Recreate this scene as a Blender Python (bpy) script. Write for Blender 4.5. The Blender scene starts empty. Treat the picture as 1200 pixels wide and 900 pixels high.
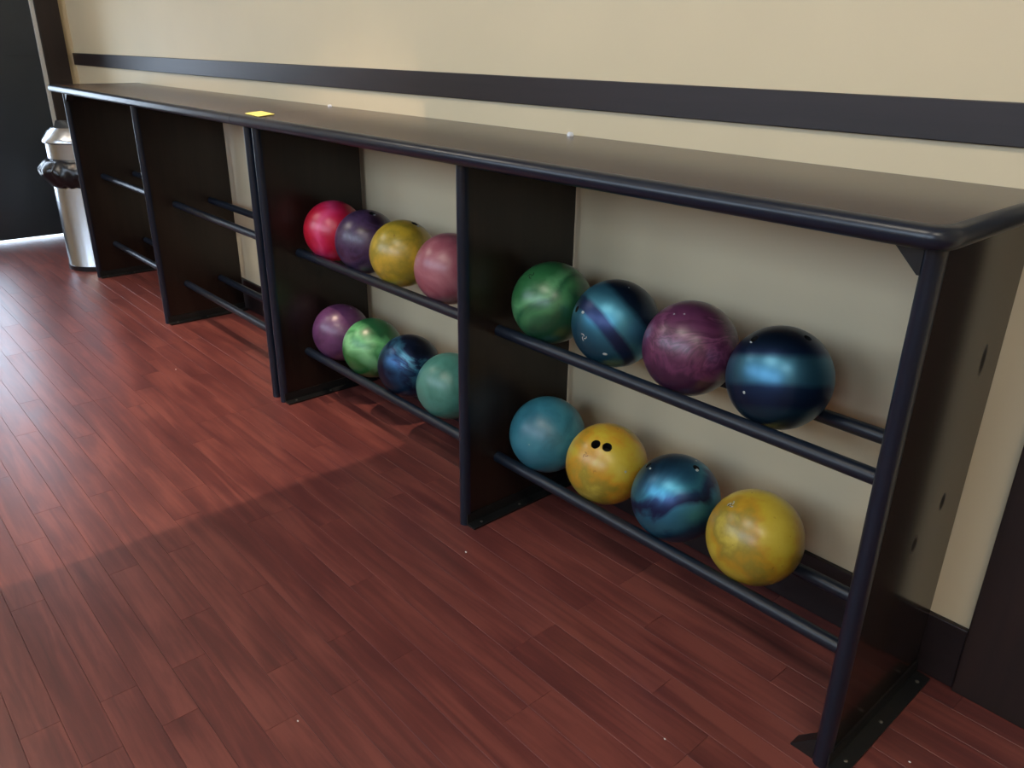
import bpy, bmesh, math, random
from mathutils import Vector, Matrix, noise

rnd = random.Random(7)
scene = bpy.context.scene
COL = scene.collection

# ------------------------------------------------------------------ camera
CAM = Vector((1.2764, -1.6536, 1.2899))
YAW, PITCH, ROLL, FPX = math.radians(48.0416), math.radians(-22.9528), math.radians(0.9095), 930.63
FW = Vector((-math.sin(YAW) * math.cos(PITCH), math.cos(YAW) * math.cos(PITCH), math.sin(PITCH)))
_r = FW.cross(Vector((0, 0, 1))).normalized()
_u = _r.cross(FW)
RT = _r * math.cos(ROLL) + _u * math.sin(ROLL)
UP = -_r * math.sin(ROLL) + _u * math.cos(ROLL)
cam_data = bpy.data.cameras.new('camera')
cam = bpy.data.objects.new('camera', cam_data)
COL.objects.link(cam)
cam_data.sensor_fit = 'HORIZONTAL'
cam_data.sensor_width = 36.0
cam_data.lens = FPX / 1200 * 36.0
cam_data.clip_start = 0.02
M = Matrix((RT, UP, -FW)).transposed().to_4x4()
M.translation = CAM
cam.matrix_world = M
scene.camera = cam


def pixel_ray(u, v):
    return (FW + RT * ((u - 600) / FPX) - UP * ((v - 450) / FPX)).normalized()


# ------------------------------------------------------------------ world, exposure
SKY = 8.5
world = bpy.data.worlds.new('overcast_sky')
scene.world = world
world.use_nodes = True
bg = world.node_tree.nodes['Background']
bg.inputs['Color'].default_value = (0.66, 0.81, 1.0, 1)
bg.inputs['Strength'].default_value = SKY
scene.view_settings.view_transform = 'Standard'
scene.view_settings.look = 'None'
scene.view_settings.gamma = 1.0
scene.view_settings.use_curve_mapping = False
scene.view_settings.exposure = 0.0
scene.cycles.max_bounces = 10
scene.cycles.diffuse_bounces = 5
scene.cycles.glossy_bounces = 5
scene.cycles.sample_clamp_indirect = 6.0
scene.cycles.caustics_reflective = False
scene.cycles.caustics_refractive = False

# room limits (metres): back wall is the plane y = 0
XL, XR, YF, ZC = -5.054, 3.6, -4.3, 3.2
WINDOWS = [(-4.3, -2.9), (-2.4, -1.0), (-0.5, 0.9), (1.4, 2.8)]
WZ0, WZ1 = 1.55, 2.85
DOOR_Y0, DOOR_Y1, DOOR_H = -1.24, -0.205, 2.05     # door opening in the end wall
LITE_Y0, LITE_Y1, LITE_Z0, LITE_Z1 = -1.14, -0.66, 0.35, 1.60


def portal(name, loc, direction, sx, sy):
    d = bpy.data.lights.new(name, 'AREA')
    d.shape = 'RECTANGLE'
    d.size, d.size_y = sx, sy
    d.cycles.is_portal = True
    o = bpy.data.objects.new(name, d)
    COL.objects.link(o)
    o.location = loc
    o.rotation_euler = Vector(direction).to_track_quat('-Z', 'Y').to_euler()
    return o


for a, b in WINDOWS:
    portal('window_daylight', ((a + b) / 2, YF - 0.09, (WZ0 + WZ1) / 2), (0, 1, 0), b - a, WZ1 - WZ0)
_p = portal('door_daylight', (XL - 0.09, (LITE_Y0 + LITE_Y1) / 2, (LITE_Z0 + LITE_Z1) / 2), (1, 0, 0), LITE_Y1 - LITE_Y0, LITE_Z1 - LITE_Z0)


# ------------------------------------------------------------------ materials
def rgb(h):
    def f(c):
        c /= 255
        return c / 12.92 if c <= 0.04045 else ((c + 0.055) / 1.055) ** 2.4
    return (f(h[0]), f(h[1]), f(h[2]), 1)


class Mat:
    def __init__(self, name):
        self.m = bpy.data.materials.new(name)
        self.m.use_nodes = True
        self.t = self.m.node_tree
        self.b = self.t.nodes['Principled BSDF']
        self.out = self.t.nodes['Material Output']

    def n(self, kind, **kw):
        nd = self.t.nodes.new('ShaderNode' + kind)
        for k, v in kw.items():
            if k in ('operation', 'blend_type', 'data_type', 'wave_type', 'bands_direction', 'wave_profile', 'noise_dimensions', 'interpolation_type', 'feature'):
                setattr(nd, k, v)
            else:
                nd.inputs[k].default_value = v
        return nd

    def l(self, a, b):
        self.t.links.new(a, b)

    def set(self, **kw):
        for k, v in kw.items():
            self.b.inputs[k.replace('_', ' ')].default_value = v
        return self

    def coord(self, scale=(1, 1, 1), rot=(0, 0, 0), kind='Object'):
        tc = self.n('TexCoord')
        mp = self.n('Mapping')
        mp.inputs['Scale'].default_value = scale
        mp.inputs['Rotation'].default_value = rot
        self.l(tc.outputs[kind], mp.inputs['Vector'])
        return mp.outputs['Vector']

    def ramp(self, fac, stops, interp='LINEAR'):
        r = self.n('ValToRGB')
        r.color_ramp.interpolation = interp
        e = r.color_ramp.elements
        while len(e) < len(stops):
            e.new(0.5)
        for el, (p, c) in zip(e, stops):
            el.position = p
            el.color = c
        self.l(fac, r.inputs['Fac'])
        return r.outputs['Color']

    def bump(self, height, strength=0.2, dist=0.002):
        b = self.n('Bump', Strength=strength, Distance=dist)
        self.l(height, b.inputs['Height'])
        self.l(b.outputs['Normal'], self.b.inputs['Normal'])


def noise_tex(m, vec, scale, detail=3.0, rough=0.5, dist=0.0):
    n = m.n('TexNoise', Scale=scale, Detail=detail, Roughness=rough, Distortion=dist)
    m.l(vec, n.inputs['Vector'])
    return n.outputs['Fac']


def sc(c, k):
    return (c[0] * k, c[1] * k, c[2] * k, 1)


def paint_wall():
    m = Mat('beige_wall_paint')
    v = m.coord(kind='Object')
    c = rgb((215, 200, 167))
    m.l(m.ramp(noise_tex(m, v, 1.6, 4), [(0.3, sc(c, 0.96)), (0.7, sc(c, 1.03))]), m.b.inputs['Base Color'])
    m.set(Roughness=0.55)
    m.bump(noise_tex(m, v, 170, 2), 0.12, 0.001)
    return m.m


def plain(name, c, rough, metallic=0.0, grain=0.0, coat=0.0, bump=0.0, scale=40):
    m = Mat(name)
    col = rgb(c)
    if grain:
        v = m.coord()
        m.l(m.ramp(noise_tex(m, v, scale, 4), [(0.3, sc(col, 1 - grain)), (0.7, sc(col, 1 + grain))]), m.b.inputs['Base Color'])
        if bump:
            m.bump(noise_tex(m, v, scale * 6, 2), bump, 0.001)
    else:
        m.b.inputs['Base Color'].default_value = col
    m.set(Roughness=rough, Metallic=metallic)
    m.b.inputs['Coat Weight'].default_value = coat
    return m.m


def dark_wood(name, c1, c2, rough, axis='x', coat=0.0, spots=()):
    m = Mat(name)
    s = {'x': (1.2, 22, 22), 'z': (22, 22, 1.2), 'y': (22, 1.2, 22)}[axis]
    v = m.coord(scale=s)
    f = noise_tex(m, v, 1.5, 5, 0.6, 0.4)
    col = m.ramp(f, [(0.3, rgb(c1)), (0.7, rgb(c2))])
    for (p, r, stretch) in spots:                      # scuffs with a place of their own
        tc = m.n('TexCoord')
        d = m.n('VectorMath', operation='SUBTRACT')
        d.inputs[1].default_value = p
        m.l(tc.outputs['Object'], d.inputs[0])
        q = m.n('VectorMath', operation='MULTIPLY')
        q.inputs[1].default_value = (1, 1, 1 / stretch)
        m.l(d.outputs[0], q.inputs[0])
        ln = m.n('VectorMath', operation='LENGTH')
        m.l(q.outputs[0], ln.inputs[0])
        mk = m.ramp(ln.outputs['Value'], [(r * 0.5, (1, 1, 1, 1)), (r, (0, 0, 0, 1))])
        mx = m.n('MixRGB')
        m.l(mk, mx.inputs['Fac'])
        m.l(col, mx.inputs['Color1'])
        mx.inputs['Color2'].default_value = rgb((10, 9, 9))
        col = mx.outputs['Color']
        rr = m.n('MixRGB')
        m.l(mk, rr.inputs['Fac'])
        rr.inputs['Color1'].default_value = (rough,) * 3 + (1,)
        rr.inputs['Color2'].default_value = (0.8,) * 3 + (1,)
        if m.b.inputs['Roughness'].is_linked:
            m.l(m.b.inputs['Roughness'].links[0].from_socket, rr.inputs['Color1'])
        m.l(rr.outputs['Color'], m.b.inputs['Roughness'])
    m.l(col, m.b.inputs['Base Color'])
    if not spots:
        m.set(Roughness=rough)
    m.b.inputs['Coat Weight'].default_value = coat
    return m.m


def plank_mat():
    m = Mat('cherry_laminate_plank')
    oi = m.n('ObjectInfo')
    tc = m.n('TexCoord')
    off = m.n('VectorMath', operation='SCALE')
    off.inputs[0].default_value = (37.0, 91.0, 13.0)
    m.l(oi.outputs['Random'], off.inputs['Scale'])
    add = m.n('VectorMath', operation='ADD')
    m.l(tc.outputs['Object'], add.inputs[0])
    m.l(off.outputs[0], add.inputs[1])
    mp = m.n('Mapping')
    mp.inputs['Scale'].default_value = (2.2, 34, 10)
    m.l(add.outputs[0], mp.inputs['Vector'])
    f = noise_tex(m, mp.outputs['Vector'], 1.0, 6, 0.62, 0.6)
    mp2 = m.n('Mapping')
    mp2.inputs['Scale'].default_value = (3.0, 9, 10)
    m.l(add.outputs[0], mp2.inputs['Vector'])
    f2 = noise_tex(m, mp2.outputs['Vector'], 1.0, 3, 0.5, 0.3)
    sm = m.n('Math', operation='ADD')
    m.l(f, sm.inputs[0])
    k = m.n('Math', operation='MULTIPLY')
    k.inputs[1].default_value = 0.7
    m.l(f2, k.inputs[0])
    m.l(k.outputs[0], sm.inputs[1])
    j = m.n('MapRange')
    j.inputs['To Min'].default_value = -0.045
    j.inputs['To Max'].default_value = 0.045
    m.l(oi.outputs['Random'], j.inputs['Value'])
    sm2 = m.n('Math', operation='ADD')
    m.l(sm.outputs[0], sm2.inputs[0])
    m.l(j.outputs[0], sm2.inputs[1])
    col = m.ramp(sm2.outputs[0], [(0.55, rgb((82, 42, 42))), (0.80, rgb((101, 52, 49))), (1.05, rgb((122, 66, 59)))])
    m.l(col, m.b.inputs['Base Color'])
    rr = m.n('MapRange')
    rr.inputs['To Min'].default_value = 0.30
    rr.inputs['To Max'].default_value = 0.44
    m.l(f2, rr.inputs['Value'])
    m.l(rr.outputs[0], m.b.inputs['Roughness'])
    m.bump(f, 0.12, 0.001)
    return m.m


MAT = {}
MAT['wall'] = paint_wall()
MAT['ceiling'] = plain('white_ceiling_paint', (215, 212, 205), 0.8, grain=0.03)
MAT['trim'] = dark_wood('dark_stained_trim', (27, 20, 22), (39, 29, 31), 0.42, 'x')
MAT['casing'] = dark_wood('dark_stained_casing', (30, 22, 21), (44, 31, 29), 0.45, 'z')
MAT['panel'] = dark_wood('walnut_laminate_panel', (25, 18, 15), (38, 27, 22), 0.30, 'z')
MAT['end_panel'] = dark_wood('scuffed_walnut_laminate', (24, 18, 16), (36, 28, 24), 0.15, 'z',
                             spots=[((0.8442, -0.115, 0.78), 0.013, 2.6), ((0.8442, -0.135, 0.49), 0.013, 1.6), ((0.8442, -0.235, 0.435), 0.014, 1.4)])
MAT['counter'] = dark_wood('walnut_laminate_counter', (46, 32, 29), (66, 47, 42), 0.24, 'x')
MAT['nosing'] = plain('black_vinyl_nosing', (15, 25, 40), 0.30, grain=0.08)  # blue of the daylight is put into the black base colour
MAT['rail'] = plain('black_painted_steel', (16, 25, 38), 0.38, grain=0.10, bump=0.05)  # black paint, tinted navy to carry the cast of the window light
MAT['bracket'] = plain('black_steel_angle', (20, 21, 22), 0.42, grain=0.15)
MAT['screw'] = plain('steel_screw', (150, 148, 142), 0.35, 1.0)
MAT['plank'] = plank_mat()
MAT['sub'] = plain('dark_subfloor', (38, 22, 19), 0.7, grain=0.1)
MAT['door'] = plain('dark_painted_door', (46, 54, 62), 0.34, grain=0.05, scale=8)
MAT['alu'] = plain('aluminium_strip', (214, 214, 208), 0.45, 0.15)
MAT['steel'] = plain('brushed_steel', (196, 200, 206), 0.27, 1.0, grain=0.03)
MAT['bag'] = plain('black_plastic_bag', (16, 18, 24), 0.28, grain=0.1)
MAT['black'] = plain('black_hole', (6, 6, 6), 0.7)
MAT['white'] = plain('white_plastic', (232, 234, 236), 0.4)
MAT['yellow'] = plain('yellow_paper', (240, 232, 130), 0.7, grain=0.04)
MAT['pavement'] = plain('pale_concrete', (205, 203, 198), 0.9, grain=0.06)
MAT['frame'] = plain('dark_window_frame', (46, 46, 48), 0.4)


def pane_mat():
    m = Mat('clear_pane')
    t = m.n('BsdfTransparent')
    g = m.n('BsdfGlossy', Roughness=0.02)
    mx = m.n('MixShader')
    fr = m.n('Fresnel', IOR=1.3)
    m.l(fr.outputs[0], mx.inputs[0])
    m.l(t.outputs[0], mx.inputs[1])
    m.l(g.outputs[0], mx.inputs[2])
    m.l(mx.outputs[0], m.out.inputs['Surface'])
    return m.m


MAT['pane'] = pane_mat()


# ------------------------------------------------------------------ mesh helpers
def box(bm, x0, x1, y0, y1, z0, z1):
    vs = [bm.verts.new((x, y, z)) for x in (x0, x1) for y in (y0, y1) for z in (z0, z1)]
    for f in ((0, 1, 3, 2), (4, 6, 7, 5), (0, 4, 5, 1), (2, 3, 7, 6), (0, 2, 6, 4), (1, 5, 7, 3)):
        bm.faces.new([vs[i] for i in f])


def bevelled_box(bm, x0, x1, y0, y1, z0, z1, w=0.002, seg=2):
    b2 = bmesh.new()
    box(b2, x0, x1, y0, y1, z0, z1)
    bmesh.ops.bevel(b2, geom=b2.edges[:], offset=w, segments=seg, profile=0.5, affect='EDGES')
    me = bpy.data.meshes.new('tmp')
    b2.to_mesh(me)
    b2.free()
    bm.from_mesh(me)
    bpy.data.meshes.remove(me)


def prism(bm, pts, axis, a, b):
    """extrude a 2-D polygon along an axis (0 x, 1 y, 2 z)"""
    def put(p, c):
        q = list(p)
        q.insert(axis, c)
        return q
    A = [bm.verts.new(put(p, a)) for p in pts]
    B = [bm.verts.new(put(p, b)) for p in pts]
    bm.faces.new(A)
    bm.faces.new(B[::-1])
    n = len(pts)
    for i in range(n):
        bm.faces.new((A[i], A[(i + 1) % n], B[(i + 1) % n], B[i]))


def rings(bm, rows, closed=True, cap=True):
    """rows: list of vertex-position rings; skin them together"""
    R = [[bm.verts.new(p) for p in row] for row in rows]
    n = len(R[0])
    for i in range(len(R) - 1):
        for k in range(n if closed else n - 1):
            bm.faces.new((R[i][k], R[i][(k + 1) % n], R[i + 1][(k + 1) % n], R[i + 1][k]))
    if cap and closed:
        bm.faces.new(R[0][::-1])
        bm.faces.new(R[-1])
    return R


def tube_x(bm, x0, x1, y, z, r, seg=20):
    rows = []
    for x in (x0, x1):
        rows.append([(x, y + r * math.cos(2 * math.pi * k / seg), z + r * math.sin(2 * math.pi * k / seg)) for k in range(seg)])
    rings(bm, rows)


def lathe(bm, prof, seg=48, cap=True):
    rows = [[(r * math.cos(2 * math.pi * k / seg), r * math.sin(2 * math.pi * k / seg), z) for k in range(seg)] for r, z in prof]
    rings(bm, rows, cap=cap)


def build(name, bm, mat, parent=None, smooth=False, loc=(0, 0, 0)):
    bmesh.ops.recalc_face_normals(bm, faces=bm.faces[:])
    me = bpy.data.meshes.new(name)
    bm.to_mesh(me)
    bm.free()
    if mat:
        me.materials.append(MAT[mat] if isinstance(mat, str) else mat)
    if smooth:
        for p in me.polygons:
            p.use_smooth = True
        try:
            me.set_sharp_from_angle(angle=math.radians(38))
        except Exception:
            pass
    o = bpy.data.objects.new(name, me)
    o.location = loc
    COL.objects.link(o)
    if parent:
        o.parent = parent
    return o


def simple(name, mat, parent, *boxes, bevel=0.0, smooth=False):
    bm = bmesh.new()
    for b in boxes:
        if bevel:
            bevelled_box(bm, *b, w=bevel)
        else:
            box(bm, *b)
    return build(name, bm, mat, parent, smooth=smooth)


def tag(o, label, cat, group=None):
    o['label'] = label
    o['category'] = cat
    if group:
        o['group'] = group
    return o


def structure(o, label=None, cat=None):
    o['kind'] = 'structure'
    if label:
        o['label'] = label
    if cat:
        o['category'] = cat
    return o


def thing(name, loc, label, cat, group=None):
    o = bpy.data.objects.new(name, None)
    o.empty_display_size = 0.1
    COL.objects.link(o)
    o.location = loc
    return tag(o, label, cat, group)


# ------------------------------------------------------------------ room shell
floor = simple('floor', 'sub', None, (XL, XR, YF, 0.0, -0.06, -0.0085))
structure(floor, 'dark cherry wood plank floor running under the ball racks', 'floor')

PW = 0.0757
gap = 0.0004


def plank_mesh(length):
    bm = bmesh.new()
    c = 0.0005
    x0, x1, y0, y1 = -length / 2 + gap / 2, length / 2 - gap / 2, -PW / 2 + gap / 2, PW / 2 - gap / 2
    rows = [[(x0, y0, -0.008), (x1, y0, -0.008), (x1, y1, -0.008), (x0, y1, -0.008)],
            [(x0, y0, -c), (x1, y0, -c), (x1, y1, -c), (x0, y1, -c)],
            [(x0 + c, y0 + c, 0), (x1 - c, y0 + c, 0), (x1 - c, y1 - c, 0), (x0 + c, y1 - c, 0)]]
    rings(bm, rows)
    bmesh.ops.recalc_face_normals(bm, faces=bm.faces[:])
    me = bpy.data.meshes.new('plank')
    bm.to_mesh(me)
    bm.free()
    me.materials.append(MAT['plank'])
    return me


plank_meshes = {}
all_planks = []
row = 0
y = -PW / 2
while y - PW / 2 > YF:
    x = XL + 0.002
    first = True
    while x < XR - 0.003:
        L = rnd.choice((0.45, 0.6, 0.75, 0.9, 1.05))
        if first:
            L = rnd.choice((0.3, 0.45, 0.6, 0.75, 0.9))
            first = False
        if x + L > XR - 0.002:
            L = XR - 0.002 - x
        if L > 0.06:
            all_planks.append((x + L / 2, y, round(L, 4)))
        x += L
    y -= PW
    row += 1


def sees(cx, cy, L):
    n = 0
    for dx in (-0.5, -0.25, 0, 0.25, 0.5):
        d = Vector((cx + dx * L, cy, 0)) - CAM
        z = d.dot(FW)
        if z > 0.05:
            u = 600 + FPX * d.dot(RT) / z
            v = 450 - FPX * d.dot(UP) / z
            if -30 < u < 1230 and -30 < v < 960:
                n += 1
    return n


shown = [p for p in all_planks if sees(*p)]
shown.sort(key=lambda p: (Vector((p[0], p[1], 0)) - CAM).length)
single = set(shown[:300])
far_bm = bmesh.new()
for p in all_planks:
    cx, cy, L = p
    if p in single:
        if L not in plank_meshes:
            plank_meshes[L] = plank_mesh(L)
        o = bpy.data.objects.new('plank', plank_meshes[L])
        o.location = (cx, cy, 0)
        o.parent = floor
        COL.objects.link(o)
    else:
        box(far_bm, cx - L / 2 + gap / 2, cx + L / 2 - gap / 2, cy - PW / 2 + gap / 2, cy + PW / 2 - gap / 2, -0.008, 0)
far = build('plank_field', far_bm, 'plank', floor)
far['kind'] = 'stuff'

T = 0.12
structure(simple('wall_back', 'wall', None, (XL - T, XR + T, 0, T, -0.06, ZC)), 'long beige painted wall behind the ball racks', 'wall')
structure(simple('wall_right', 'wall', None, (XR, XR + T, YF, 0, -0.06, ZC)))
structure(simple('ceiling', 'ceiling', None, (XL - T, XR + T, YF - T, T, ZC, ZC + 0.1)))
wl = simple('wall_left', 'wall', None, (XL - T, XL, YF, DOOR_Y0, -0.06, ZC), (XL - T, XL, DOOR_Y1, 0, -0.06, ZC), (XL - T, XL, DOOR_Y0, DOOR_Y1, DOOR_H, ZC))
structure(wl, 'narrow beige end wall around the dark door', 'wall')
bm = bmesh.new()
xs = [XL - T] + [v for w in WINDOWS for v in w] + [XR + T]
for i in range(0, len(xs), 2):
    box(bm, xs[i], xs[i + 1], YF - T, YF, -0.06, ZC)
for a, b in WINDOWS:
    box(bm, a, b, YF - T, YF, -0.06, WZ0)
    box(bm, a, b, YF - T, YF, WZ1, ZC)
structure(build('wall_front', bm, 'wall'))
for i, (a, b) in enumerate(WINDOWS):
    w = structure(simple('window_%d' % (i + 1), 'frame', None,
                         (a, a + 0.05, YF - 0.08, YF - 0.03, WZ0, WZ1), (b - 0.05, b, YF - 0.08, YF - 0.03, WZ0, WZ1),
                         (a, b, YF - 0.08, YF - 0.03, WZ0, WZ0 + 0.05), (a, b, YF - 0.08, YF - 0.03, WZ1 - 0.05, WZ1)))
    simple('pane', 'pane', w, (a + 0.05, b - 0.05, YF - 0.058, YF - 0.052, WZ0 + 0.05, WZ1 - 0.05))

# unseen beam, added to cut off the halogen pendant's light to its right
structure(simple('added_shade_beam', 'ceiling', None, (-1.2336, -1.02, YF, 0, 2.2, ZC)))
bulb_mat = Mat('halogen_glass')
bulb_mat.b.inputs['Emission Color'].default_value = (1, 0.8, 0.55, 1)
bulb_mat.b.inputs['Emission Strength'].default_value = 20


def downlight(x, y, energy, label):
    lamp = thing('halogen_spotlight', (x, y, ZC), label, 'spotlight', 'halogen spotlights on the ceiling')
    bm = bmesh.new()
    lathe(bm, [(0.05, 0.0), (0.05, -0.02), (0.006, -0.03), (0.004, -0.2), (0.012, -0.205), (0.012, -0.26)], 16)
    build('stem', bm, 'alu', lamp, True)
    bm = bmesh.new()
    lathe(bm, [(0.001, -0.262), (0.004, -0.264), (0.005, -0.29), (0.004, -0.296), (0.001, -0.298)], 12)
    build('capsule', bm, bulb_mat.m, lamp, True)
    ld = bpy.data.lights.new('halogen_light', 'SPOT')
    ld.energy = energy
    ld.color = (1.0, 0.74, 0.54)
    ld.shadow_soft_size = 0.006
    ld.spot_size = math.radians(78)
    ld.spot_blend = 0.55
    lo = bpy.data.objects.new('halogen_light', ld)
    lo.location = (0, 0, -0.30)
    lo.parent = lamp
    COL.objects.link(lo)


downlight(-1.365, -1.18, 185, 'small halogen spotlight on the ceiling close beside the added beam')
downlight(-2.95, -1.18, 100, 'small halogen spotlight on the ceiling near the end door')


def troffer(x, y, label):
    t = thing('ceiling_light', (x, y, ZC), label, 'ceiling light', 'ceiling light panels')
    simple('frame', 'white', t, (-0.62, -0.60, -0.32, 0.32, -0.03, 0), (0.60, 0.62, -0.32, 0.32, -0.03, 0), (-0.6, 0.6, -0.32, -0.30, -0.03, 0), (-0.6, 0.6, 0.30, 0.32, -0.03, 0))
    simple('diffuser', TROFFER, t, (-0.6, 0.6, -0.3, 0.3, -0.02, -0.012))


_t = Mat('lit_diffuser')
_t.set(Base_Color=(0.8, 0.8, 0.8, 1))
_t.b.inputs['Emission Color'].default_value = (1.0, 0.90, 0.74, 1)
_t.b.inputs['Emission Strength'].default_value = 13.0
TROFFER = _t.m
for tx, lb in ((-3.3, 'ceiling light panel nearest the end door'), (0.3, 'ceiling light panel over the middle of the room'), (2.4, 'ceiling light panel nearest the right wall')):
    troffer(tx, -2.3, lb)

# skirting, wall band, casing
structure(simple('baseboard_back', 'trim', None, (XL, 0.922, -0.014, 0.0, 0.0, 0.156), bevel=0.003), 'dark baseboard along the beige wall', 'baseboard')
structure(simple('trim_1', 'trim', None, (XL, XR, -0.012, 0.0, 1.1396, 1.2142), bevel=0.002), 'dark wooden rail band along the wall above the racks', 'trim')
structure(simple('trim_2', 'casing', None, (0.922, 1.09, -0.022, 0.0, 0.0, 1.1396), (0.925, 1.09, -0.022, 0.0, 1.2142, 2.2), bevel=0.003),
          'dark upright wooden casing board right of the racks', 'trim')
structure(simple('trim_3', 'casing', None, (XL, XL + 0.022, -0.19, -0.048, 0.0, DOOR_H + 0.1), bevel=0.003),
          'dark wooden door casing in the far left corner', 'trim')
structure(simple('baseboard_left', 'trim', None, (XL, XL + 0.014, -0.048, -0.014, 0, 0.12)))
d1 = bpy.data.objects.new('door_1', None)
d1.location = (XL, DOOR_Y1, 0)
COL.objects.link(d1)
structure(d1, 'dark door in the end wall with daylight showing beneath it', 'door')


def at_door(o):
    o.matrix_parent_inverse = Matrix.Translation(d1.location).inverted()
    return o


GZ = 0.022
DX0, DX1 = XL - 0.05, XL - 0.006
at_door(simple('leaf', 'door', d1, (DX0, DX1, DOOR_Y0 + 0.003, LITE_Y0, GZ, DOOR_H), (DX0, DX1, LITE_Y1, DOOR_Y1 - 0.0105, GZ, DOOR_H),
               (DX0, DX1, LITE_Y0, LITE_Y1, GZ, LITE_Z0), (DX0, DX1, LITE_Y0, LITE_Y1, LITE_Z1, DOOR_H)))
at_door(simple('pane', 'pane', d1, (XL - 0.033, XL - 0.027, LITE_Y0, LITE_Y1, LITE_Z0, LITE_Z1)))
at_door(simple('edge_strip', 'alu', d1, (XL - 0.02, XL + 0.010, DOOR_Y1 - 0.010, DOOR_Y1 + 0.0145, 0.0, DOOR_H), bevel=0.002))
at_door(simple('lock_rail', 'door', d1, (DX1, DX1 + 0.004, DOOR_Y0 + 0.06, DOOR_Y1 - 0.02, 1.195, 1.205)))
structure(simple('pavement', 'pavement', None, (XL - 4.0, XL - T - 0.002, -4, 2, -0.10, -0.02)))
structure(simple('threshold', 'pavement', None, (XL - T, XL - 0.001, DOOR_Y0, DOOR_Y1, -0.05, -0.002)))


# ------------------------------------------------------------------ ball racks
H = 1.07
TH = 0.034
RY_F, RY_B, RZ_U, RZ_L, RR = -0.3055, -0.1320, 0.5770, 0.1865, 0.0160
PT = 0.025


def panel_nosing(bm, xc, y0, r, z0, z1, seg=10):
    w = r
    pts = [(xc + w, y0 + 0.004)]
    for k in range(seg + 1):
        a = math.pi * k / seg
        pts.append((xc + w * math.cos(a), y0 - 0.019 * math.sin(a)))
    pts.append((xc - w, y0 + 0.004))
    prism(bm, pts, 2, z0, z1)


def counter_path(x0, x1, round_left, round_right, yf, yb, r=0.028, seg=8):
    """outline from the left back to the right back, front included; returns points and outward normals"""
    P, N = [], []
    if round_left:
        P.append((x0, yb)); N.append((-1, 0))
        for k in range(seg + 1):
            a = math.pi + (math.pi / 2) * k / seg
            P.append((x0 + r + r * math.cos(a), yf + r + r * math.sin(a)))
            N.append((math.cos(a), math.sin(a)))
    else:
        P.append((x0, yf)); N.append((0, -1))
    if round_right:
        for k in range(seg + 1):
            a = 1.5 * math.pi + (math.pi / 2) * k / seg
            P.append((x1 - r + r * math.cos(a), yf + r + r * math.sin(a)))
            N.append((math.cos(a), math.sin(a)))
        P.append((x1, yb)); N.append((1, 0))
    else:
        P.append((x1, yf)); N.append((0, -1))
    return P, N


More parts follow.
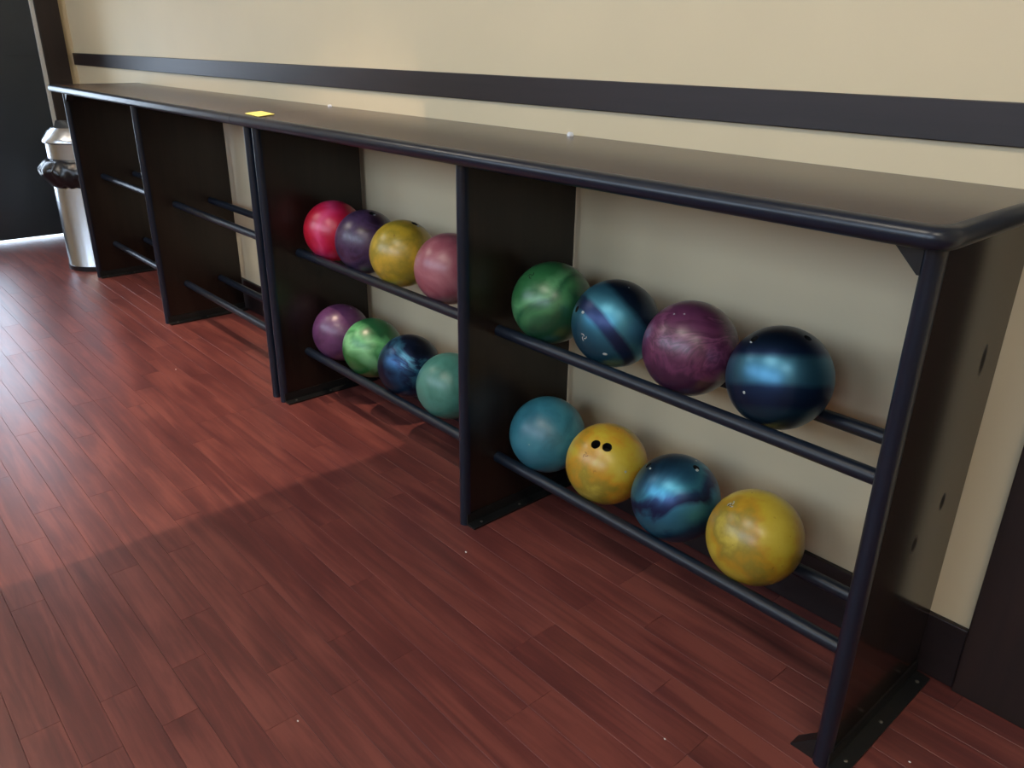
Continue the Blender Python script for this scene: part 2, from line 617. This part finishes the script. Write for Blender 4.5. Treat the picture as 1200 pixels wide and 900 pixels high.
def ball_rack(label, panels, c0, c1, left_end, right_end):
    root = thing('ball_rack', ((c0 + c1) / 2, -0.23, 0), label, 'ball rack', 'bowling ball racks along the wall')
    inv = Matrix.Translation(root.location).inverted()

    def P(o, top=True):
        if top:
            o.matrix_parent_inverse = inv
        return o
    yf, yb = -0.478, -0.006
    path, nor = counter_path(c0, c1, left_end, right_end, yf, yb)
    poly = list(path)
    if not left_end:
        poly.insert(0, (c0, yb))
    if not right_end:
        poly.append((c1, yb))
    bm = bmesh.new()
    prism(bm, poly, 2, H - TH, H)
    top = P(build('countertop', bm, 'counter', root))
    bm = bmesh.new()
    prof = [(-0.004, H + 0.0012)]
    for k in range(11):
        a = math.pi / 2 - math.pi * k / 10
        prof.append((0.018 * math.cos(a), H - TH / 2 + (TH / 2 + 0.0012) * math.sin(a)))
    prof.append((-0.004, H - TH - 0.0012))
    rows = [[(p[0] + n[0] * o, p[1] + n[1] * o, z) for o, z in prof] for p, n in zip(path, nor)]
    rings(bm, rows)
    build('edge_nosing', bm, 'nosing', top, True)
    for i, xc in enumerate(panels):
        end = (i == 2 and right_end)
        bm = bmesh.new()
        box(bm, xc - PT / 2, xc + PT / 2, -0.415, -0.026, 0.004, H - TH - 0.0005)
        pn = P(build('panel', bm, 'end_panel' if end else 'panel', root))
        bm = bmesh.new()
        panel_nosing(bm, xc, -0.415, 0.0165, 0.0, H - TH - 0.001)
        build('edge_nosing', bm, 'nosing', pn, True)
        # steel angle along the foot, right-hand face
        xr = xc + PT / 2
        if not (i == 2 and not right_end):
            bm = bmesh.new()
            prism(bm, [(xr, 0.001), (xr + 0.036, 0.001), (xr + 0.036, 0.006), (xr + 0.006, 0.008), (xr + 0.004, 0.036), (xr, 0.036)], 1, -0.424, -0.026)
            fb = P(build('foot_angle', bm, 'bracket', root))
            for yy in (-0.385, -0.235, -0.06):
                bm = bmesh.new()
                lathe(bm, [(0.0045, 0.0), (0.0045, 0.0015), (0.002, 0.003)], 10)
                s = build('screw', bm, 'screw', fb, True)
                s.location = (xr + 0.021, yy, 0.0065)
        # corner gussets of the end panels, on the inner face
        sides = []
        if i == 0 and left_end:
            sides.append(1)
        if i == 2 and right_end:
            sides.append(-1)
        for s in sides:
            xi = xc + s * (PT / 2)
            g = 0.050
            bm = bmesh.new()
            zt = H - TH - 0.001
            prism(bm, [(xi, zt), (xi + s * g, zt), (xi + s * g, zt - 0.004), (xi + s * 0.004, zt - g), (xi, zt - g)], 1, -0.428, -0.390)
            P(build('gusset', bm, 'bracket', root))
            bm = bmesh.new()
            if s < 0:
                prism(bm, [(xi, 0.0), (xi + s * g, 0.0), (xi + s * g, 0.004), (xi + s * 0.004, 0.05), (xi, 0.05)], 1, -0.424, -0.394)
                P(build('gusset', bm, 'bracket', root))
            else:
                bm.free()
        if i < 2:      # bracket under the top, right-hand face
            bm = bmesh.new()
            zt = H - TH - 0.001
            prism(bm, [(xr, zt), (xr + 0.04, zt), (xr + 0.04, zt - 0.004), (xr + 0.004, zt - 0.04), (xr, zt - 0.04)], 1, -0.30, -0.25)
            P(build('top_bracket', bm, 'bracket', root))
    for a, b in zip(panels[:-1], panels[1:]):
        for yy in (RY_F, RY_B):
            for zz in (RZ_U, RZ_L):
                bm = bmesh.new()
                tube_x(bm, a + PT / 2, b - PT / 2, yy, zz, RR)
                P(build('rail', bm, 'rail', root, True))
    return root


P1, P2, P3A, P3B, P4, P5 = -3.765, -2.6626, -1.493, -1.4275, -0.2925, 0.8312
SEAM = -1.460
ball_rack('dark walnut ball rack holding the coloured balls, nearest the camera', (P3B, P4, P5), SEAM + 0.001, 0.860, False, True)
ball_rack('empty dark walnut ball rack at the far left beside the trash can', (P1, P2, P3A), -3.805, SEAM - 0.001, True, False)

# ------------------------------------------------------------------ bowling balls
BR = 0.1085
BY = (RY_F + RY_B) / 2
DZ = math.sqrt((BR + RR) ** 2 - ((RY_B - RY_F) / 2) ** 2)


def axis_cam(a, b, c=0.0):
    return (RT * a + UP * b - FW * c).normalized()


def ball_mat(name, stops, axis=None, amp=0.02, nscale=9.0, stretch=(1, 1, 1), rough=0.3, metallic=0.0, coat=0.35, ndetail=4.0, seed=0.0, specks=0.0, nd=0.8):
    """pigment swirls: a ramp along an axis bent by noise, or noise alone"""
    m = Mat(name)
    tc = m.n('TexCoord')
    mp = m.n('Mapping')
    mp.inputs['Location'].default_value = (seed, seed * 1.7, -seed)
    mp.inputs['Rotation'].default_value = (seed * 2.1, seed * 0.7, seed * 1.3)
    mp.inputs['Scale'].default_value = stretch
    m.l(tc.outputs['Object'], mp.inputs['Vector'])
    nz = noise_tex(m, mp.outputs['Vector'], nscale, ndetail, 0.55, nd)
    if axis is not None:
        d = m.n('VectorMath', operation='DOT_PRODUCT')
        d.inputs[1].default_value = axis
        m.l(tc.outputs['Object'], d.inputs[0])
        c = m.n('Math', operation='SUBTRACT')
        m.l(nz, c.inputs[0])
        c.inputs[1].default_value = 0.5
        k = m.n('Math', operation='MULTIPLY')
        m.l(c.outputs[0], k.inputs[0])
        k.inputs[1].default_value = amp * 4
        s = m.n('Math', operation='ADD')
        m.l(d.outputs['Value'], s.inputs[0])
        m.l(k.outputs[0], s.inputs[1])
        r = m.n('MapRange')
        r.inputs['From Min'].default_value = -BR
        r.inputs['From Max'].default_value = BR
        m.l(s.outputs[0], r.inputs['Value'])
        fac = r.outputs[0]
    else:
        fac = nz
    col = m.ramp(fac, [(p, rgb(c)) for p, c in stops])
    if specks:
        sp = noise_tex(m, mp.outputs['Vector'], 55, 2)
        mk = m.ramp(sp, [(0.70, (0, 0, 0, 1)), (0.76, (specks, specks, specks, 1))])
        mx = m.n('MixRGB')
        m.l(mk, mx.inputs['Fac'])
        m.l(col, mx.inputs['Color1'])
        mx.inputs['Color2'].default_value = rgb((120, 70, 16))
        col = mx.outputs['Color']
    m.l(col, m.b.inputs['Base Color'])
    m.set(Roughness=rough, Metallic=metallic)
    m.b.inputs['Coat Weight'].default_value = coat
    m.b.inputs['Coat Roughness'].default_value = 0.3
    return m.m


def ball_mesh(holes, mat):
    """sphere with drilled holes; holes = [(unit direction, radius)]"""
    bm = bmesh.new()
    bmesh.ops.create_uvsphere(bm, u_segments=72, v_segments=36, radius=BR)
    me = bpy.data.meshes.new('bowling_ball')
    bm.to_mesh(me)
    bm.free()
    me.materials.append(mat)
    me.materials.append(MAT['black'])
    if not holes:
        for p in me.polygons:
            p.use_smooth = True
        return me
    tmp = bpy.data.objects.new('tmp_ball', me)
    COL.objects.link(tmp)
    bm = bmesh.new()
    for d, r in holes:
        q = Vector(d).to_track_quat('Z', 'Y').to_matrix().to_4x4()
        q.translation = Vector(d) * (BR * 0.92)
        bmesh.ops.create_cone(bm, cap_ends=True, segments=28, radius1=r, radius2=r, depth=BR * 0.5, matrix=q)
    cm = bpy.data.meshes.new('tmp_cut')
    bm.to_mesh(cm)
    bm.free()
    cm.materials.append(mat)
    cm.materials.append(MAT['black'])
    for p in cm.polygons:
        p.material_index = 1
    cut = bpy.data.objects.new('tmp_cut', cm)
    COL.objects.link(cut)
    md = tmp.modifiers.new('holes', 'BOOLEAN')
    md.operation = 'DIFFERENCE'
    md.object = cut
    md.solver = 'EXACT'
    dg = bpy.context.evaluated_depsgraph_get()
    out = bpy.data.meshes.new_from_object(tmp.evaluated_get(dg))
    bpy.data.objects.remove(tmp)
    bpy.data.objects.remove(cut)
    out.name = 'bowling_ball'
    for p in out.polygons:
        c = p.center
        p.use_smooth = p.material_index == 0
    out.set_sharp_from_angle(angle=math.radians(30))
    return out


def surface_dir(center, px):
    """unit direction on the ball under a photo pixel"""
    d = pixel_ray(*px)
    oc = CAM - center
    b = oc.dot(d)
    disc = b * b - (oc.dot(oc) - BR * BR)
    t = -b - math.sqrt(max(disc, 0.0))
    return (CAM + d * t - center).normalized()


def decal_frame(d):
    t = Vector((0, 0, 1)).cross(d).normalized()
    return t, d.cross(t).normalized()


def emblem(parent, d, size, mat, rot=0.0):
    """engraved three-lobed maker's mark: thin inlaid strokes following the ball"""
    t, s = decal_frame(d)
    bm = bmesh.new()
    for k in range(3):
        a0 = rot + k * 2 * math.pi / 3
        pts = []
        for i in range(9):
            u = i / 8
            r = size * (0.25 + 0.75 * u)
            a = a0 + 1.5 * u
            pts.append((r * math.cos(a), r * math.sin(a)))
        rows = []
        for i, p in enumerate(pts):
            q = pts[min(i + 1, 8)] if i < 8 else pts[8]
            o = pts[max(i - 1, 0)]
            dx, dy = q[0] - o[0], q[1] - o[1]
            L = math.hypot(dx, dy)
            w = size * 0.10
            n = (-dy / L * w, dx / L * w)
            ring = []
            for sg, rr in ((1, BR + 0.0006), (-1, BR + 0.0006), (-1, BR - 0.001), (1, BR - 0.001)):
                v = (d * BR + t * (p[0] + sg * n[0]) + s * (p[1] + sg * n[1])).normalized() * rr
                ring.append(v)
            rows.append(ring)
        rings(bm, rows)
    return build('emblem', bm, mat, parent)


def mark_glint_dot(parent, d, r, mat='white', name='pin_mark_glint', aspect=1.0):  # pale disc: white pin marks, and glints painted beside the holes
    t, s = decal_frame(d)
    bm = bmesh.new()
    rows = []
    for rr, q in ((1.0, BR - 0.001), (1.0, BR + 0.0005), (0.6, BR + 0.0008)):
        rows.append([(d * BR + t * (r * rr * math.cos(2 * math.pi * k / 14)) + s * (r * aspect * rr * math.sin(2 * math.pi * k / 14))).normalized() * q for k in range(14)])
    rings(bm, rows)
    return build(name, bm, mat, parent, True)


MAT['mark_dark'] = plain('dark_engraving', (22, 26, 24), 0.6)
MAT['mark_pale'] = plain('pale_engraving_glint', (160, 170, 170), 0.35)  # engraved marks, and the dots that paint glints
MAT['mark_amber'] = plain('amber_engraving', (120, 78, 24), 0.6)

TEAL_BANDS = dict(metallic=0.8, rough=0.42, coat=0.25)
BALLS = [
    # x, level, label, material args, holes px, emblems, dots (pin marks and painted glints)
    (-0.165, 'u', 'dark green swirled ball at the inner end of the near bay\'s upper rails',
     dict(stops=[(0.25, (26, 70, 46)), (0.42, (60, 120, 76)), (0.5, (36, 92, 58)), (0.6, (84, 144, 96)), (0.75, (40, 98, 56))], axis=axis_cam(-0.45, 0.85), amp=0.035, nscale=7, rough=0.36, seed=1.0),
     [], [((622, 323), 0.011, 'mark_dark')], []),
    (0.058, 'u', 'blue ball with dark diagonal bands between green and purple balls, near upper rails',
     dict(stops=[(0.0, (40, 92, 118)), (0.25, (56, 118, 144)), (0.29, (34, 52, 92)), (0.39, (34, 50, 90)), (0.44, (70, 138, 164)), (0.63, (66, 132, 160)), (0.70, (24, 48, 76)), (0.9, (20, 40, 62)), (1.0, (26, 52, 74))], axis=axis_cam(0.78, 0.62), amp=0.006, nscale=6, seed=2.0, **TEAL_BANDS),
     [(676, 362, 0.0085)], [((684, 395), 0.010, 'mark_pale')], [(709, 415, 0.006, 0.6), (737, 337, 0.002, 1.0), (683, 366, 0.005, 0.7)]),
    (0.2845, 'u', 'maroon purple ball with fine wavy swirls on the near upper rails',
     dict(stops=[(0.15, (62, 28, 56)), (0.27, (98, 50, 82)), (0.36, (74, 32, 62)), (0.46, (108, 60, 92)), (0.54, (76, 34, 64)), (0.64, (112, 64, 96)), (0.74, (72, 30, 60)), (0.85, (92, 46, 78))], axis=axis_cam(0.25, 0.95), amp=0.06, nscale=11, rough=0.36, seed=3.0, nd=2.0),
     [], [], [(790, 368, 0.0022, 1.0), (802, 368, 0.0022, 1.0)]),
    (0.511, 'u', 'dark blue banded metallic ball, largest-looking, last on the near upper rails',
     dict(stops=[(0.0, (22, 50, 74)), (0.18, (44, 82, 106)), (0.25, (30, 52, 88)), (0.40, (30, 56, 94)), (0.46, (58, 112, 142)), (0.66, (62, 118, 146)), (0.73, (30, 52, 90)), (0.84, (26, 48, 76)), (1.0, (20, 40, 60))], axis=axis_cam(0.04, 1.0), amp=0.006, nscale=5, stretch=(1, 1, 1), seed=4.0, metallic=0.85, rough=0.40, coat=0.25),
     [(884, 397, 0.0085), (947, 396, 0.0085)], [], [(872, 460, 0.0032, 1.0), (880, 401, 0.004, 0.5)]),  # second dot paints the glint at a hole
    (-0.165, 'l', 'plain teal blue ball at the inner end of the near lower rails',
     dict(stops=[(0.3, (34, 92, 110)), (0.55, (50, 116, 134)), (0.75, (64, 130, 146))], nscale=14, rough=0.42, seed=5.0),
     [], [], [(658, 466, 0.0018, 1.0), (620, 521, 0.002, 1.0)]),
    (0.0615, 'l', 'yellow ball with two finger holes facing out on the near lower rails',
     dict(stops=[(0.30, (196, 178, 66)), (0.42, (188, 164, 52)), (0.50, (188, 140, 38)), (0.58, (144, 128, 42)), (0.70, (198, 180, 74))], nscale=8, rough=0.34, seed=6.0, specks=0.5, nd=0.2, ndetail=6.0),
     [(698, 520.5, 0.0125), (711.5, 524, 0.0125)], [((686, 533), 0.008, 'mark_amber')], [(733, 553, 0.003, 1.0)]),
    (0.2885, 'l', 'mottled blue ball between two yellow balls on the near lower rails',
     dict(stops=[(0.0, (26, 58, 92)), (0.22, (36, 84, 120)), (0.32, (62, 138, 168)), (0.44, (60, 130, 164)), (0.52, (30, 40, 84)), (0.6, (40, 70, 112)), (0.68, (66, 142, 172)), (0.8, (46, 100, 134)), (1.0, (16, 34, 56))], axis=axis_cam(-0.35, 0.93), amp=0.03, nscale=7, seed=7.0, **TEAL_BANDS),
     [(760, 545, 0.0085), (816, 548, 0.0085)], [], [(762, 549, 0.004, 0.7), (817, 551, 0.005, 0.8), (816, 540, 0.0035, 0.7)]),  # these dots paint the white glints at the holes
    (0.5125, 'l', 'yellow ball with amber stains, last on the near lower rails',
     dict(stops=[(0.30, (194, 174, 66)), (0.42, (184, 160, 50)), (0.50, (174, 134, 36)), (0.58, (138, 122, 42)), (0.70, (192, 174, 70))], nscale=8, rough=0.34, seed=8.3, specks=0.75, nd=0.2, ndetail=6.0),
     [(912, 580, 0.007)], [((857, 591), 0.010, 'mark_pale'), ((856, 592), 0.006, 'mark_dark')], []),
    (-1.302, 'u', 'bright red and magenta ball at the far end of the middle bay\'s upper rails',
     dict(stops=[(0.15, (176, 14, 40)), (0.35, (194, 22, 60)), (0.5, (204, 34, 84)), (0.62, (212, 66, 114)), (0.75, (196, 30, 74)), (0.9, (180, 16, 44))], axis=axis_cam(-0.9, 0.3), amp=0.05, nscale=7, rough=0.36, seed=9.0),
     [], [], []),
    (-1.081, 'u', 'dark violet ball beside the red ball on the middle upper rails',
     dict(stops=[(0.3, (40, 24, 46)), (0.5, (72, 52, 86)), (0.7, (48, 22, 48))], nscale=12, rough=0.36, seed=10.0, nd=2.0),
     [(436, 250, 0.011)], [], [(439, 252, 0.005, 0.7)]),
    (-0.862, 'u', 'yellow ball on the middle upper rails between violet and pink balls',
     dict(stops=[(0.30, (194, 172, 60)), (0.44, (188, 158, 48)), (0.54, (152, 134, 44)), (0.66, (196, 160, 54))], nscale=10, rough=0.34, seed=11.0, specks=0.5, nd=0.2, ndetail=6.0),
     [(486, 262, 0.011)], [], [(490, 265, 0.005, 0.7)]),
    (-0.612, 'u', 'dusty pink ball half hidden by the upright, middle upper rails',
     dict(stops=[(0.28, (160, 96, 106)), (0.5, (146, 78, 90)), (0.72, (170, 110, 118))], nscale=9, rough=0.36, seed=12.0),
     [], [], []),
    (-1.302, 'l', 'purple ball at the far end of the middle bay\'s lower rails',
     dict(stops=[(0.28, (64, 32, 66)), (0.5, (98, 58, 100)), (0.72, (74, 34, 70))], nscale=9, rough=0.36, seed=13.0),
     [], [], [(411, 361, 0.0025, 1.6)]),
    (-1.082, 'l', 'bright green swirled ball on the middle lower rails',
     dict(stops=[(0.2, (34, 92, 54)), (0.4, (96, 170, 110)), (0.52, (60, 132, 76)), (0.62, (120, 184, 130)), (0.8, (36, 100, 48))], axis=axis_cam(-0.6, -0.7), amp=0.045, nscale=7, rough=0.36, seed=14.0),
     [], [], [(454, 379, 0.0025, 1.0)]),
    (-0.850, 'l', 'dark navy metallic ball with swirls on the middle lower rails',
     dict(stops=[(0.15, (18, 34, 66)), (0.35, (40, 84, 124)), (0.45, (26, 46, 84)), (0.56, (70, 132, 166)), (0.66, (26, 44, 80)), (0.85, (14, 28, 52))], axis=axis_cam(0.75, 0.5), amp=0.05, nscale=8, seed=15.0, nd=1.6, **TEAL_BANDS),
     [], [], []),
    (-0.622, 'l', 'sea green ball half hidden by the upright, middle lower rails',
     dict(stops=[(0.28, (58, 118, 106)), (0.5, (78, 138, 124)), (0.72, (54, 108, 94))], nscale=9, rough=0.4, seed=16.0),
     [], [], []),
]
for i, (bx_, lev, label, margs, holes, ems, dots) in enumerate(BALLS):
    c = Vector((bx_, BY, (RZ_U if lev == 'u' else RZ_L) + DZ))
    mat = ball_mat('ball_resin_' + label.split(' ')[0] + '_%02d' % i, **margs)
    hs = [(surface_dir(c, (h[0], h[1])), h[2]) for h in holes]
    o = bpy.data.objects.new('bowling_ball', ball_mesh(hs, mat))
    o.location = c
    COL.objects.link(o)
    tag(o, label, 'bowling ball', 'bowling balls on the rack rails')
    for px, size, mm in ems:
        emblem(o, surface_dir(c, px), size, mm, rot=i)
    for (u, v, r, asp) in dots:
        mark_glint_dot(o, surface_dir(c, (u, v)), r, 'mark_pale', aspect=asp)

# ------------------------------------------------------------------ trash can
CX, CY, CR = -4.075, -0.315, 0.185
can = thing('trash_can', (CX, CY, 0), 'round brushed steel trash can beside the far left rack', 'trash can')
bm = bmesh.new()
lathe(bm, [(CR * 0.98, 0.0), (CR, 0.006), (CR, 0.03), (CR * 0.985, 0.034), (CR * 0.985, 0.74), (CR * 0.95, 0.745), (CR * 0.95, 0.70)], 56)
build('body', bm, 'steel', can, True)
bm = bmesh.new()
lathe(bm, [(CR + 0.003, 0.0), (CR + 0.003, 0.028), (CR - 0.004, 0.03)], 56, cap=False)
build('base_ring', bm, 'bag', can, True)
bm = bmesh.new()
rows = []
for r, z in ((CR + 0.004, 0.742), (CR + 0.010, 0.747), (CR + 0.010, 0.757), (CR * 0.98, 0.775), (CR * 0.86, 0.808), (CR * 0.74, 0.826)):
    rows.append([(r * math.cos(2 * math.pi * k / 48), r * math.sin(2 * math.pi * k / 48), z) for k in range(48)])
rings(bm, rows, cap=False)
lid = build('lid', bm, 'steel', can, True)
bm = bmesh.new()
lathe(bm, [(CR * 0.73, 0.80), (CR * 0.73, 0.803)], 40)
build('opening', bm, 'black', lid)  # black disc stands in for the shade inside the can
bm = bmesh.new()
bevelled_box(bm, -0.10, 0.10, -0.115, 0.115, -0.004, 0.004, 0.003)
fl = build('flap', bm, 'steel', can, True, loc=(-0.02, 0.0, 0.826))
fl.rotation_euler = (math.radians(0), math.radians(14), math.radians(-20))

bm = bmesh.new()
rows = []
SEG = 96
for j in range(9):
    t = j / 8
    z = 0.655 - 0.155 * t
    ring = []
    for k in range(SEG):
        a = 2 * math.pi * k / SEG
        w = noise.noise(Vector((math.cos(a) * 5, math.sin(a) * 5, t * 3.0)))
        w2 = noise.noise(Vector((math.cos(a) * 16, math.sin(a) * 16, t * 4.0 + 5)))
        bulge = math.sin(math.pi * min(1, t * 1.05)) if j else 0.0
        r = CR + 0.004 + bulge * (0.046 + 0.022 * w + 0.014 * w2) + (0.004 + 0.006 * abs(w2)) * t
        dz = 0.016 * w * t
        ring.append((r * math.cos(a), r * math.sin(a), z + dz))
    rows.append(ring)
rings(bm, rows, cap=False)
a_bag = math.radians(215)
bag = build('trash_bag', bm, 'bag', None, True, loc=(CX, CY, 0))
sol = bag.modifiers.new('film', 'SOLIDIFY')
sol.thickness = 0.0015
sol.offset = 1
tag(bag, 'black plastic bag folded over the outside of the steel trash can', 'trash bag')
for k, (ang, ln) in enumerate(((215, 0.05), (230, 0.035))):     # tied corners sticking out of the bag
    bm = bmesh.new()
    a = math.radians(ang)
    rows = []
    for j in range(6):
        u = j / 5
        rr = 0.022 * (1 - 0.55 * u) * (0.8 + 0.4 * math.sin(7 * u + k))
        cen = Vector((math.cos(a) * (CR + 0.015 + ln * u), math.sin(a) * (CR + 0.015 + ln * u), 0.60 - 0.05 * k - 0.02 * u))
        tv = Vector((-math.sin(a), math.cos(a), 0))
        rows.append([cen + tv * (rr * math.cos(2 * math.pi * q / 8)) + Vector((0, 0, rr * 0.8 * math.sin(2 * math.pi * q / 8))) for q in range(8)])
    rings(bm, rows)
    build('knot', bm, 'bag', bag, True)


# ------------------------------------------------------------------ odds and ends on the racks and floor
def on_counter(px, z=H):
    d = pixel_ray(*px)
    t = (z - CAM.z) / d.z
    return CAM + d * t


q = [on_counter(p) for p in ((287, 133.5), (303, 137.5), (322, 134.5), (306, 131))]
bm = bmesh.new()
A = [bm.verts.new((v.x, v.y, H + 0.0016)) for v in q]
B = [bm.verts.new((v.x, v.y, H + 0.0030)) for v in q]
bm.faces.new(A)
bm.faces.new(B[::-1])
for k in range(4):
    bm.faces.new((A[k], A[(k + 1) % 4], B[(k + 1) % 4], B[k]))
tag(build('sticky_note', bm, 'yellow'), 'small yellow paper note lying at the seam between the countertops', 'note')


def scrap(px, r, h, label, mat):
    p = on_counter(px)
    bm = bmesh.new()
    rows = []
    for f, z in ((1.0, 0.0), (1.1, h * 0.5), (0.7, h)):
        rows.append([((r * f) * (1 + 0.25 * math.sin(3 * a)) * math.cos(a) * 1.3, r * f * math.sin(a), z) for a in [2 * math.pi * k / 12 for k in range(12)]])
    rings(bm, rows)
    o = build('plastic_scrap', bm, mat, None, True, loc=(p.x, min(p.y, -0.03), H))
    tag(o, label, 'scrap', 'bits of white scrap on the countertop')


scrap((684, 158), 0.007, 0.010, 'bright white plastic bit at the back of the near countertop', 'white')
scrap((403, 124.5), 0.007, 0.008, 'small white crumb at the back of the countertop near the yellow note', 'white')


def floor_bit(px, r, label):
    d = pixel_ray(*px)
    t = -CAM.z / d.z
    p = CAM + d * t
    bm = bmesh.new()
    rows = []
    for f, z in ((1.0, 0.0), (0.95, r * 0.35), (0.5, r * 0.5)):
        rows.append([((r * f) * (1 + 0.2 * math.sin(2 * a + 1)) * math.cos(a), r * f * math.sin(a) * 0.8, z) for a in [2 * math.pi * k / 9 for k in range(9)]])
    rings(bm, rows)
    o = build('floor_crumb', bm, 'white', None, True, loc=(p.x, p.y, 0.0))
    tag(o, label, 'crumb', 'pale crumbs on the floor')


floor_bit((349, 845), 0.0022, 'tiny pale crumb on the floor near the bottom left of the picture')
floor_bit((546, 647), 0.0028, 'tiny pale crumb on the floor in front of the middle upright')
floor_bit((1066, 893), 0.0022, 'tiny pale crumb on the floor right of the near end panel')
floor_bit((206, 433), 0.0032, 'tiny pale crumb on the reddish floor left of the racks')
floor_bit((779, 866), 0.0020, 'tiny pale crumb on the floor below the near bay')
